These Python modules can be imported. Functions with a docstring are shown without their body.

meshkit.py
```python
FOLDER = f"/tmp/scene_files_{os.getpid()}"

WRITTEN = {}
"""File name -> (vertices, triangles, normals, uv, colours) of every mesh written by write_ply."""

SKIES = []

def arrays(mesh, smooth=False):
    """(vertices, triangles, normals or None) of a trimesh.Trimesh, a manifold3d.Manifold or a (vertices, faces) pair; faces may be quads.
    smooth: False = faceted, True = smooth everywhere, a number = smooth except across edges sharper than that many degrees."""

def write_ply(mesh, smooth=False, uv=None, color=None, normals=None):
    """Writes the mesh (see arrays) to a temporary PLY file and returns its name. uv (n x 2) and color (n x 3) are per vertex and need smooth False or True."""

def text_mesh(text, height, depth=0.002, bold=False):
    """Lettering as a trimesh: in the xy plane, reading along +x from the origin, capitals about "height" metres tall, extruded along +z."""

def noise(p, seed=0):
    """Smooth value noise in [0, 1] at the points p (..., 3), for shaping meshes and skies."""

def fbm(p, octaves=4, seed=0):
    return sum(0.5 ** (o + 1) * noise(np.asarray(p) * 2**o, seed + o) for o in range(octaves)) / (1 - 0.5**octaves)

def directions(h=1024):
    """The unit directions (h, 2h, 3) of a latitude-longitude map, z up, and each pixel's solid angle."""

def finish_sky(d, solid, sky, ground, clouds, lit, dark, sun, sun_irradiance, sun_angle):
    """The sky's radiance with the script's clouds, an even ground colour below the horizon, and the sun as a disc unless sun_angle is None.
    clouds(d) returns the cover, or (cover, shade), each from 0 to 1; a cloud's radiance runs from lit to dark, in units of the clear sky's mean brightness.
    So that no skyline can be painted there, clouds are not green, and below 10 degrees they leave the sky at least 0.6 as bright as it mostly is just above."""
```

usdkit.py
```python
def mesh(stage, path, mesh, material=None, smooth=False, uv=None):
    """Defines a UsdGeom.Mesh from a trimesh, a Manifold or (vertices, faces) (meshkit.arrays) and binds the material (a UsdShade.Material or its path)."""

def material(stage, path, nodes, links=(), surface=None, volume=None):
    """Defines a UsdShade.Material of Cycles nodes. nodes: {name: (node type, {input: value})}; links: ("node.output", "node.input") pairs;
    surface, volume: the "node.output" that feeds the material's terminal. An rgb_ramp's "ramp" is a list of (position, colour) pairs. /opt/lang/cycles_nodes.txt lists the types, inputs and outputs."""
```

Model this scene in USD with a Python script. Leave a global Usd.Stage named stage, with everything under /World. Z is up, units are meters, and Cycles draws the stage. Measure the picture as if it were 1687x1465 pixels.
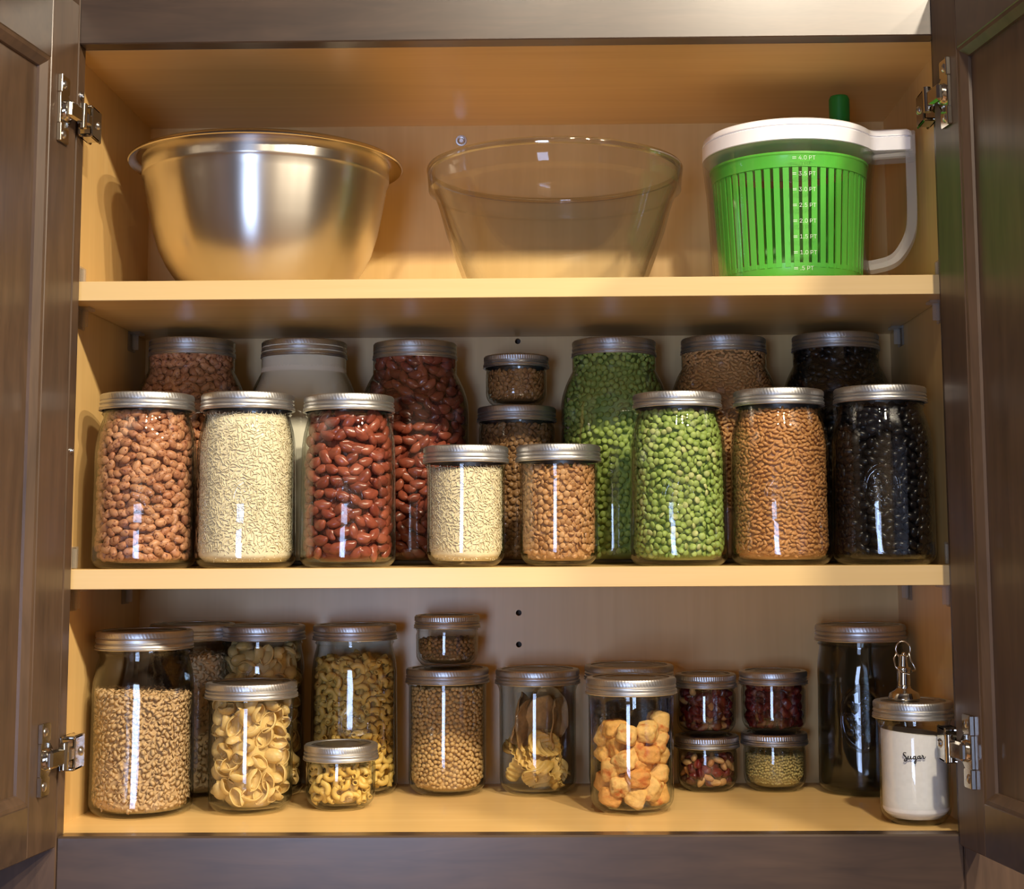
import math, numpy as np, trimesh, manifold3d as m3, usdkit, meshkit
from pxr import Usd, UsdGeom, UsdLux, UsdShade, Gf, Sdf
from shapely.geometry import LineString, Polygon, box as sbox
from shapely.ops import unary_union

stage = Usd.Stage.CreateInMemory()
UsdGeom.SetStageUpAxis(stage, 'Z'); UsdGeom.SetStageMetersPerUnit(stage, 1.0)
stage.SetDefaultPrim(UsdGeom.Xform.Define(stage, '/World').GetPrim())
ZO = 1.738          # height of the cabinet frame's datum over the kitchen floor
# ------------------------------------------------------------------ camera, lights, exposure
cam = UsdGeom.Camera.Define(stage, '/World/camera')
RIGHT, FWD, UP = (0.99986, 0.01571, -0.00550), (-0.01501, 0.99379, 0.11029), (0.00720, -0.11019, 0.99388)
cam.AddTransformOp().Set(Gf.Matrix4d(*RIGHT, 0, *UP, 0, *[-a for a in FWD], 0, 0.05196, -1.30673, ZO - 0.09537, 1))
cam.CreateHorizontalApertureAttr(36.0); cam.CreateVerticalApertureAttr(36.0 * 1465 / 1687)
cam.CreateFocalLengthAttr(36.0 * 2504.42 / 1687)
cam.CreateHorizontalApertureOffsetAttr(-36.0 * (895.15 - 843.5) / 1687)
cam.CreateVerticalApertureOffsetAttr(-36.0 * (732.5 - 618.9) / 1687)
cam.CreateClippingRangeAttr(Gf.Vec2f(0.05, 100)); cam.CreateFStopAttr(0.0)
cam.CreateExposureAttr(0.12)
def downlight(name, pos, radiance, color, r=0.045):
    l = UsdLux.DiskLight.Define(stage, '/World/' + name); l.AddTranslateOp().Set(Gf.Vec3d(*pos))
    l.CreateRadiusAttr(r); l.CreateIntensityAttr(radiance); l.CreateColorAttr(Gf.Vec3f(*color)); l.CreateNormalizeAttr(False)
WARM = (1.0, 0.86, 0.66)
for i, x in enumerate((0.0, 0.42, 0.85, 1.3)):
    downlight('ceiling_downlight' + ('_%03d' % i if i else ''), (x, -1.32 + 0.07 * (i % 2), 2.75), (360.0, 1440.0, 2080.0, 2560.0)[i], WARM)
win = UsdLux.RectLight.Define(stage, '/World/window_daylight')
win.AddTranslateOp().Set(Gf.Vec3d(-0.45, -2.585, 1.39)); win.AddRotateXOp().Set(90.0)
win.CreateWidthAttr(0.46); win.CreateHeightAttr(0.72); win.CreateIntensityAttr(16.0); win.CreateColorAttr(Gf.Vec3f(0.46, 0.62, 1.0))
dome = UsdLux.DomeLight.Define(stage, '/World/evening_sky'); dome.CreateIntensityAttr(0.05); dome.CreateColorAttr(Gf.Vec3f(0.6, 0.7, 1.0))

# ------------------------------------------------------------------ helpers
USED = {}
def path_of(name, parent):
    base = str(parent.GetPath()) if parent else '/World'
    n = USED.get((base, name), 0); USED[(base, name)] = n + 1
    return f'{base}/{name}' + ('_%03d' % n if n else '')
def obj(name, mesh, mat, parent=None, smooth=35):
    m = usdkit.mesh(stage, path_of(name, parent), mesh, mat, smooth=smooth)
    return m.GetPrim()
def group(name, parent=None, loc=None, mat=None):
    x = UsdGeom.Xform.Define(stage, path_of(name, parent))
    if loc is not None: x.AddTranslateOp().Set(Gf.Vec3d(*map(float, loc)))
    if mat is not None: x.AddTransformOp().Set(Gf.Matrix4d(*np.asarray(mat).T.ravel().tolist()))
    return x.GetPrim()
def tag(p, label=None, cat=None, grp=None, kind=None):
    for k, v in (('label', label), ('category', cat), ('group', grp), ('kind', kind)):
        if v: p.SetCustomDataByKey(k, v)
    return p
def cat_(*ms):
    ms = [m for m in ms if m is not None]
    return trimesh.util.concatenate([trimesh.Trimesh(np.array(m.vertices), np.array(m.faces), process=False) for m in ms])
def T(m, loc=(0, 0, 0), rx=0, ry=0, rz=0):
    M = trimesh.transformations.euler_matrix(math.radians(rx), math.radians(ry), math.radians(rz)); M[:3, 3] = loc
    m = m.copy(); m.apply_transform(M); return m
def mani(m):
    q = m.to_mesh(); return trimesh.Trimesh(q.vert_properties[:, :3], q.tri_verts, process=False)
def bx(x0, x1, y0, y1, z0, z1, r=0.0):
    """a box with chamfered edges of size r"""
    c = np.array([(x0 + x1) / 2, (y0 + y1) / 2, (z0 + z1) / 2]); s = np.array([x1 - x0, y1 - y0, z1 - z0])
    if r <= 0: return T(trimesh.creation.box(s), c)
    r = min(r, s.min() * .45); pts = []
    for k in range(3):
        e = s / 2 - r; e[k] = s[k] / 2
        for a in (-1, 1):
            for b in (-1, 1):
                for d in (-1, 1): pts.append(e * (a, b, d))
    return T(trimesh.convex.convex_hull(np.array(pts)), c)
def lathe(prof, n=64, sq=None, mod=None, closed=True):
    """revolve (r, z) pairs; sq(z) -> squareness 0..1; mod(k, theta) -> radius factor"""
    prof = np.asarray(prof, float); th = np.arange(n) * 2 * np.pi / n; V = []
    for k, (r, z) in enumerate(prof):
        f = np.ones(n)
        if sq is not None:
            s = sq(z)
            if s > 0:
                p = 2 + .3 * s; f = (np.abs(np.cos(th)) ** p + np.abs(np.sin(th)) ** p) ** (-1 / p); f = f / f.max() * (1 + .01 * s)
        if mod is not None: f = f * mod(k, th)
        V.append(np.stack([r * f * np.cos(th), r * f * np.sin(th), np.full(n, z)], 1))
    V = np.vstack(V); F = []
    i = np.arange(n); j = (i + 1) % n
    for k in range(len(prof) - 1):
        a, b, c, d = k * n + i, k * n + j, (k + 1) * n + j, (k + 1) * n + i
        F += [np.stack([a, b, c], 1), np.stack([a, c, d], 1)]
    m = trimesh.Trimesh(V, np.vstack(F), process=False)
    m.merge_vertices(); m.update_faces(m.nondegenerate_faces()); m.remove_unreferenced_vertices()
    return m
def arc(cx, cz, r, a0, a1, n=6):
    return [(cx + r * math.cos(math.radians(a)), cz + r * math.sin(math.radians(a))) for a in np.linspace(a0, a1, n)]
def tube(pts, r, n=10, caps=True, closed=False):
    p = np.asarray(pts, float); m = len(p); rr = np.broadcast_to(r, (m,))
    t = np.roll(p, -1, 0) - np.roll(p, 1, 0) if closed else np.gradient(p, axis=0)
    t /= np.linalg.norm(t, axis=1, keepdims=True)
    u = np.cross(t[0], [0, 0, 1.0] if abs(t[0][2]) < .9 else [1.0, 0, 0]); us = []
    for k in range(m):
        u = u - t[k] * (u @ t[k]); u = u / np.linalg.norm(u); us.append(u)
    us = np.array(us); w = np.cross(t, us); a = np.arange(n) * 2 * np.pi / n
    V = (p[:, None] + rr[:, None, None] * (np.cos(a)[None, :, None] * us[:, None] + np.sin(a)[None, :, None] * w[:, None])).reshape(-1, 3)
    F = []; i = np.arange(n); j = (i + 1) % n
    for k in range(m if closed else m - 1):
        k2 = (k + 1) % m; F += [np.stack([k * n + i, k * n + j, k2 * n + j], 1), np.stack([k * n + i, k2 * n + j, k2 * n + i], 1)]
    F = np.vstack(F)
    if caps and not closed:
        V = np.vstack([V, p[0], p[-1]]); c0, c1 = m * n, m * n + 1
        F = np.vstack([F, np.stack([np.full(n, c0), j, i], 1), np.stack([np.full(n, c1), (m - 1) * n + i, (m - 1) * n + j], 1)])
    return trimesh.Trimesh(V, F, process=False)
def extrude(poly, h):
    gs = getattr(poly, 'geoms', [poly])
    return cat_(*[trimesh.creation.extrude_polygon(g, h, engine='earcut') for g in gs if g.area > 0])
def hull(pts, rad):
    """smooth hull of spheres"""
    return mani(m3.Manifold.batch_hull([m3.Manifold.sphere(r, 16).translate(list(map(float, p))) for p, r in zip(pts, rad)]))

# ------------------------------------------------------------------ materials
def lin(c): return tuple(((x / 255) / 12.92 if x / 255 <= .04045 else ((x / 255 + .055) / 1.055) ** 2.4) for x in c)
NM = [0]
def M_(nodes, links, surface):
    NM[0] += 1
    return usdkit.material(stage, f'/World/Looks/look_{NM[0]:03d}', nodes, links, surface)
def plain(c, rough=.5, metal=0., spec=.5, coat=0., coat_r=.1, **k):
    return M_({'p': ('principled_bsdf', dict(base_color=lin(c), roughness=rough, metallic=metal, specular_ior_level=spec, coat_weight=coat, coat_roughness=coat_r, **k))}, [], 'p.BSDF')
def wood(c1, c2, scale, rough, coat=0., coat_r=.2, blotch=0., bump=.0, spec=.5, c3=None):
    n = {'g': ('geometry', {}), 'm': ('mapping', dict(scale=scale)), 'n': ('noise_texture', dict(scale=1.0, detail=5.0, roughness=.6, distortion=.6)),
         'b': ('noise_texture', dict(scale=14.0, detail=3.0)), 'r': ('rgb_ramp', dict(ramp=[(.3, lin(c1)), (.7, lin(c2))])),
         'x': ('mix', dict(mix_type='multiply', fac=blotch)), 'rb': ('rgb_ramp', dict(ramp=[(.35, (.55, .55, .55)), (.65, (1, 1, 1))])),
         'u': ('bump', dict(strength=bump, distance=.0004)),
         'p': ('principled_bsdf', dict(roughness=rough, coat_weight=coat, coat_roughness=coat_r, specular_ior_level=spec))}
    l = [('g.position', 'm.vector'), ('m.vector', 'n.vector'), ('g.position', 'b.vector'), ('n.fac', 'r.fac'), ('r.color', 'x.color1'), ('b.fac', 'rb.fac'), ('rb.color', 'x.color2'),
         ('x.color', 'p.base_color'), ('n.fac', 'u.height'), ('u.normal', 'p.normal')]
    return M_(n, l, 'p.BSDF')
def glassy(tint=(.98, .985, .975), edge=(.40, .43, .38), edge_pow=4.0, rough=.0, refl=1.0, f0=.04):
    n = {'lw': ('layer_weight', dict(blend=.5)), 'e': ('math', dict(math_type='power', value2=edge_pow)), 'mx': ('mix', dict(color1=tint, color2=edge)),
         't': ('transparent_bsdf', {}), 'gl': ('glossy_bsdf', dict(color=(refl, refl, refl), roughness=rough)),
         'f5': ('math', dict(math_type='power', value2=4.5)), 'fa': ('math', dict(math_type='multiply_add', value2=.80 * refl, value3=f0)), 'o': ('mix_closure', {})}
    l = [('lw.facing', 'e.value1'), ('e.value', 'mx.fac'), ('mx.color', 't.color'), ('lw.facing', 'f5.value1'), ('f5.value', 'fa.value1'),
         ('fa.value', 'o.fac'), ('t.BSDF', 'o.closure1'), ('gl.BSDF', 'o.closure2')]
    return M_(n, l, 'o.closure')
def food(cols, rough=.5, speck=None, speck_scale=500., speck_at=(.55, .62), mott=.25, coat=0., spec=.4, sss=0., bump=0., bump_scale=300.):
    """a seed or pasta: one tone per piece (by island and by object), mottled, perhaps speckled"""
    k = len(cols)
    n = {'g': ('geometry', {}), 'oi': ('object_info', {}), 'a': ('math', dict(math_type='add')), 'fr': ('math', dict(math_type='fraction')),
         'r': ('rgb_ramp', dict(ramp=[(i / max(k - 1, 1), lin(c)) for i, c in enumerate(cols)])),
         'nz': ('noise_texture', dict(scale=220.0, detail=2.0)), 'mr': ('rgb_ramp', dict(ramp=[(.3, (1 - mott,) * 3), (.65, (1, 1, 1))])),
         'mx': ('mix', dict(mix_type='multiply', fac=1.0)), 'sn': ('noise_texture', dict(scale=speck_scale, detail=2.0)),
         'sr': ('rgb_ramp', dict(ramp=[(speck_at[0], (0, 0, 0)), (speck_at[1], (1, 1, 1))])), 'sm': ('mix', dict(color2=lin(speck or (0, 0, 0)))),
         'bn': ('noise_texture', dict(scale=bump_scale, detail=3.0)), 'bu': ('bump', dict(strength=bump, distance=.0008)),
         'p': ('principled_bsdf', dict(roughness=rough, specular_ior_level=spec, coat_weight=coat, coat_roughness=.12, subsurface_weight=sss, subsurface_scale=.002, subsurface_radius=(1, .7, .4)))}
    l = [('g.random_per_island', 'a.value1'), ('oi.random', 'a.value2'), ('a.value', 'fr.value1'), ('fr.value', 'r.fac'), ('r.color', 'mx.color1'),
         ('g.position', 'nz.vector'), ('nz.fac', 'mr.fac'), ('mr.color', 'mx.color2')]
    end = 'mx.color'
    if speck:
        l += [('g.position', 'sn.vector'), ('sn.fac', 'sr.fac'), ('sr.color', 'sm.fac'), ('mx.color', 'sm.color1')]; end = 'sm.color'
    else:
        for x in ('sn', 'sr', 'sm'): n.pop(x)
    if bump: l += [('g.position', 'bn.vector'), ('bn.fac', 'bu.height'), ('bu.normal', 'p.normal')]
    else: n.pop('bn'); n.pop('bu')
    return M_(n, l + [(end, 'p.base_color')], 'p.BSDF')

MAPLE = wood((219, 180, 113), (228, 191, 125), (3, 60, 60), .42, coat=.25, coat_r=.25, bump=.03)
MAPLE_V = wood((219, 180, 113), (228, 191, 125), (60, 60, 3), .42, coat=.25, coat_r=.25, bump=.03)
EDGE = wood((214, 183, 126), (220, 190, 135), (3, 80, 80), .4, coat=.2)
ESP = wood((72, 55, 42), (94, 73, 56), (70, 70, 9), .45, coat=.22, coat_r=.20, blotch=.35, bump=.15)
ESP_H = wood((60, 46, 36), (80, 62, 48), (9, 70, 70), .42, coat=1.0, coat_r=.27, blotch=.35, bump=.15)
CHROME = plain((205, 200, 190), .12, 1.0)
SCREW = plain((200, 200, 200), .25, 1.0)
ZINC = plain((205, 205, 204), .40, 1.0)
DISC = plain((160, 158, 155), .34, 1.0)
STEEL = M_({'g': ('geometry', {}), 'd': ('vector_math', dict(math_type='subtract', vector2=(-.2395, .1470, ZO + .1389))), 'c': ('vector_math', dict(math_type='cross_product', vector1=(0, 0, 1))),
            'p': ('principled_bsdf', dict(base_color=lin((214, 209, 200)), metallic=1.0, roughness=.30, anisotropic=.75, anisotropic_rotation=.25))},
           [('g.position', 'd.vector1'), ('d.vector', 'c.vector2'), ('c.vector', 'p.tangent')], 'p.BSDF')
POLISH = plain((214, 208, 198), .14, 1.0)
GLASS = glassy()
GLASS_D = glassy(tint=(.70, .71, .70), edge=(.28, .30, .28))
BOWLG = glassy(tint=(.988, .99, .982), edge=(.55, .52, .44), edge_pow=5.0, f0=.03)
PLASTIC = glassy(tint=(.96, .96, .955), edge=(.70, .68, .64), edge_pow=3.0, rough=.05, f0=.045)
CLIP = M_({'t': ('transparent_bsdf', dict(color=(.9, .88, .84))), 'p': ('principled_bsdf', dict(base_color=(.8, .77, .70), roughness=.2)), 'o': ('mix_closure', dict(fac=.18))}, [('t.BSDF', 'o.closure1'), ('p.BSDF', 'o.closure2')], 'o.closure')
WHITE = plain((246, 246, 250), .28, coat=.3)
GREEN = plain((104, 214, 78), .32, coat=.2, subsurface_weight=.15, subsurface_scale=.003)
DKGREEN = plain((20, 120, 40), .4)
PRINT = M_({'t': ('transparent_bsdf', {}), 'p': ('principled_bsdf', dict(base_color=(.8, .88, .8), roughness=.6)), 'o': ('mix_closure', dict(fac=.5))}, [('t.BSDF', 'o.closure1'), ('p.BSDF', 'o.closure2')], 'o.closure')
INK = plain((38, 40, 44), .7)
HOLE = plain((40, 28, 20), .9)
PAINT = plain((98, 86, 76), .8); CEIL = plain((150, 144, 136), .85); FLOORM = wood((120, 84, 56), (150, 108, 72), (2, 30, 30), .4)

# ------------------------------------------------------------------ the room
def struct(name, mesh, mat): return tag(obj(name, mesh, mat, smooth=False), kind='structure')
YB = .2775
struct('wall_back', bx(-2.4, 2.4, YB + .012, YB + .11, 0, 2.80), PAINT)
struct('wall_front', bx(-2.4, 2.4, -2.72, -2.60, 0, 2.80), PAINT)
struct('wall_left', bx(-2.5, -2.4, -2.72, YB + .11, 0, 2.80), PAINT)
struct('wall_right', bx(2.4, 2.5, -2.72, YB + .11, 0, 2.80), PAINT)
struct('floor', bx(-2.5, 2.5, -2.72, YB + .11, -.08, 0), FLOORM)
struct('ceiling', bx(-2.5, 2.5, -2.72, YB + .11, 2.76, 2.86), CEIL)
struct('window_1', cat_(bx(-.74, -.68, -2.6, -2.57, .97, 1.81), bx(-.22, -.16, -2.6, -2.57, .97, 1.81), bx(-.74, -.16, -2.6, -2.57, 1.75, 1.81), bx(-.77, -.13, -2.6, -2.54, .97, 1.02)), WHITE)

# ------------------------------------------------------------------ the cabinet
ZT, Z1, Z2, ZF = ZO + .3498, ZO + .1389, ZO - .1151, ZO - .3377
WI = .3915; TH = .0173; FT = .019
CAB = group('kitchen_cabinet', loc=(0, 0, 0))
tag(CAB, 'dark espresso wall cabinet with pale maple inside and both doors swung open', 'cabinet')
OL, OR = -.3795, .3805
back = m3.Manifold.cube([2 * WI + .024, .008, ZT - ZF + .03]).translate([-WI - .012, YB, ZF - .015])
for z in (.117, -.1656, -.1978, .065, .0, -.05): back -= m3.Manifold.cylinder(.012, .0030, .0030, 16).rotate([90, 0, 0]).translate([.0013, YB + .010, ZO + z])
obj('back_panel', mani(back), MAPLE_V, CAB, False)
obj('side_panel', bx(-WI - .0125, -WI, FT, YB, ZF - .015, ZT + .015), MAPLE_V, CAB, False)
obj('side_panel', bx(WI, WI + .0125, FT, YB, ZF - .015, ZT + .015), MAPLE_V, CAB, False)
obj('top_panel', bx(-WI, WI, FT, YB, ZT, ZT + .0125), MAPLE, CAB, False)
obj('bottom_panel', bx(-WI, WI, FT, YB, ZF - .0125, ZF), MAPLE, CAB, False)
obj('top_rail', bx(OL, OR, 0, FT, ZT, ZT + .048, .001), ESP_H, CAB)
obj('bottom_rail', bx(OL, OR, 0, FT, ZF - .050, ZF, .0015), ESP_H, CAB)
obj('stile', bx(OL - .05, OL, 0, FT, ZF - .050, ZT + .048, .001), ESP, CAB)
obj('stile', bx(OR, OR + .05, 0, FT, ZF - .050, ZT + .048, .001), ESP, CAB)

def door(side, x0, ang, w=.375):
    """a hinged frame-and-panel door, built flat in (u along the door, v thickness behind the face, z) and swung open"""
    s = math.sin(math.radians(ang)); c = math.cos(math.radians(ang))
    m = np.eye(4); m[:3, 0] = (side * s, -c, 0); m[:3, 1] = (side * c, side * side * s, 0) if False else (side * c, s, 0); m[:3, 3] = (x0, -.003, 0)
    d = group('door', CAB, mat=m)
    z0, z1 = ZO - .346, ZO + .385; sw, rb_, rt = .050, .042, .065; t = .019
    pz0, pz1 = z0 + rb_, z1 - rt
    obj('door_stile', bx(0, sw, 0, t, z0, z1, .001), ESP, d); obj('door_stile', bx(w - sw, w, 0, t, z0, z1, .001), ESP, d)
    obj('door_rail', bx(sw, w - sw, 0, t, z0, pz0, .0008), ESP_H, d); obj('door_rail', bx(sw, w - sw, 0, t, pz1, z1, .0008), ESP_H, d)
    obj('door_panel', bx(sw - .004, w - sw + .004, .0085, .0145, pz0 - .004, pz1 + .004), ESP, d, False)
    def mold(a, b):   # a sloping bead from the frame face down to the panel, along a-b, leaning to the opening's middle
        a, b = np.array(a), np.array(b); mid = np.array([w / 2, (pz0 + pz1) / 2]); e = (b - a) / np.linalg.norm(b - a); nrm = np.array([-e[1], e[0]])
        if (mid - a) @ nrm < 0: nrm = -nrm
        P = []
        for q, k in ((a, 1), (b, -1)):
            for off, v in ((0, .0006), (.003, .0012), (.0055, .004), (.009, .0060), (.0095, .0086), (0, .0086)):
                p = q + nrm * off + e * k * off; P.append((p[0], v, p[1]))
        return trimesh.convex.convex_hull(np.array(P))
    for a, b in (((sw, pz0), (sw, pz1)), ((w - sw, pz0), (w - sw, pz1)), ((sw, pz0), (w - sw, pz0)), ((sw, pz1), (w - sw, pz1))):
        obj('door_molding', mold(a, b), ESP, d, 20)
    return m
ML = door(-1, -.3793, 7.3)
MR = door(1, .3762, 9.2)

def hinge(Md, side, z, xo):
    """a cup-less face-frame hinge: plate screwed on the door, knuckle arm, bracket on the frame's inner edge"""
    h = group('hinge', CAB)
    def on_door(m): m = m.copy(); m.apply_transform(Md); return m if np.linalg.det(Md[:3, :3]) > 0 else trimesh.Trimesh(m.vertices, m.faces[:, ::-1], process=False)
    # bone-shaped plate: in door coordinates u 0.014..0.040, thickness towards the opening (v < 0)
    u0 = .036
    lobes = [sbox(u0 - .018, z - .0295, u0, z - .0145).buffer(.003).buffer(-.003), sbox(u0 - .018, z + .0145, u0, z + .0295), Polygon([(u0, z - .02), (u0, z + .02), (u0 - .013, z + .016), (u0 - .022, z + .008), (u0 - .022, z - .008), (u0 - .013, z - .016)])]
    pl = unary_union(lobes).buffer(-.002).buffer(.002)
    p = extrude(pl, .0016); V = np.array(p.vertices); p = trimesh.Trimesh(np.stack([V[:, 0], -.0005 - V[:, 2], V[:, 1]], 1), p.faces, process=False)
    rib = cat_(bx(u0 - .001, u0 + .0012, -.0042, 0, z - .0295, z - .0135, .0006), bx(u0 - .001, u0 + .0012, -.0042, 0, z + .0135, z + .0295, .0006), bx(u0 - .0012, u0 + .0006, -.0030, 0, z - .0135, z + .0135, .0004))
    obj('wing_plate', on_door(cat_(p, rib)), CHROME, h)
    cup = lathe(arc(0, 0, .010, 90, 10, 6) + [(.0098, -.006), (0, -.006)], 20); cup = T(cup, (u0 - .013, -.002, z), rx=90)
    dome = lathe([(0, .007), (.005, .0062), (.0085, .0035), (.0095, 0), (0, 0)][::-1], 20); dome = T(dome, (u0 - .012, -.0015, z), rx=90)
    obj('knuckle', on_door(cat_(dome, bx(.004, u0 - .004, -.0105, -.0045, z - .0075, z + .0075, .002), T(trimesh.creation.cylinder(.0036, .022, sections=16), (.006, -.009, z)))), CHROME, h)
    for dz in (-.022, .022):
        sc = lathe([(0, .0022), (.0022, .002), (.0036, .0010), (.0042, 0), (0, 0)][::-1], 16); obj('screw', on_door(T(sc, (u0 - .0085, -.0018, z + dz), rx=90)), SCREW, h)
    # bracket on the frame
    br = cat_(bx(0, .003, -.001, .034, z - .0145, z + .0145, .001), bx(0, .012, .004, .026, z + .0115, z + .0145, .001), bx(0, .012, .004, .026, z - .0145, z - .0115, .001), bx(.0095, .0120, .006, .032, z - .0145, z + .0145, .001), bx(.003, .0115, -.004, .012, z - .006, z + .006, .002))
    V = np.array(br.vertices); V[:, 0] = xo - side * V[:, 0]
    obj('frame_bracket', trimesh.Trimesh(V, br.faces if side < 0 else br.faces[:, ::-1], process=False), CHROME, h)
    bs = lathe([(0, .0022), (.0025, .002), (.0038, .0008), (.004, 0), (0, 0)][::-1], 14); obj('screw', T(bs, (xo - side * .0120, .022, z), ry=-90 * side), SCREW, h)
hinge(ML, -1, ZO + .281, OL); hinge(ML, -1, ZO - .270, OL); hinge(MR, 1, ZO + .288, OR); hinge(MR, 1, ZO - .266, OR)

def screw_head(name, p, nrm, r, lab):
    pr = [(0, .0012), (r * .35, .0012), (r * .4, .002), (r * .62, .0022), (r * .68, .0010), (r * .95, .0009), (r, 0), (0, 0)][::-1]
    m = lathe(pr, 20); Rm = trimesh.geometry.align_vectors([0, 0, 1], nrm); m.apply_transform(Rm); m.apply_translation(p)
    tag(obj(name, m, SCREW, CAB), lab)
screw_head('screw', (-.0582, YB, ZO + .3334), (0, -1, 0), .0062, 'washer-head steel screw in the back panel')
screw_head('screw', (OL, .009, ZO + .305), (1, 0, 0), .0045, 'bright screw head on the frame above the hinge')
screw_head('screw', (OL, .009, ZO - .012), (1, 0, 0), .0030, 'small bright pin on the frame')
def clip(x, y, z, s):
    """clear plastic shelf support; s = +1 when the wall lies to its left"""
    a = cat_(bx(0, .0022, -.011, .011, -.020, .0, .0006), bx(0, .012, -.0085, .0085, -.0028, -.0001, .0006), bx(.0015, .008, -.0012, .0012, -.018, -.002, .0004))
    b = bx(0, .0026, -.009, .009, TH + .0002, TH + .018, .0008)
    m = cat_(a, T(bx(0, .0025, -.010, .010, TH + .0002, TH + .020, .0008)), T(bx(0, .004, -.002, .002, TH + .0002, TH + .018, .0005)))
    V = np.array(m.vertices); V[:, 0] *= s; F = m.faces if s > 0 else m.faces[:, ::-1]
    tag(obj('shelf_support', T(trimesh.Trimesh(V, F, process=False), (x, y, z)), CLIP, CAB, 20))
for z in (Z1 - TH, Z2 - TH):
    for s in (1, -1):
        for y in (.058, .222): clip(-s * WI, y, z, s)
def shelf(z, lab):
    s = group('cabinet_shelf'); tag(s, lab, 'shelf')
    obj('board', bx(-WI + .001, WI - .001, FT + .002, YB - .001, z - TH, z), MAPLE, s, False)
    obj('edge_band', bx(-WI + .001, WI - .001, FT + .001, FT + .0022, z - TH, z, .0004), EDGE, s, False)
shelf(Z1, 'upper maple shelf carrying the two mixing bowls and the salad spinner')
shelf(Z2, 'middle maple shelf carrying the tall jars of beans, rice and grain')

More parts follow.
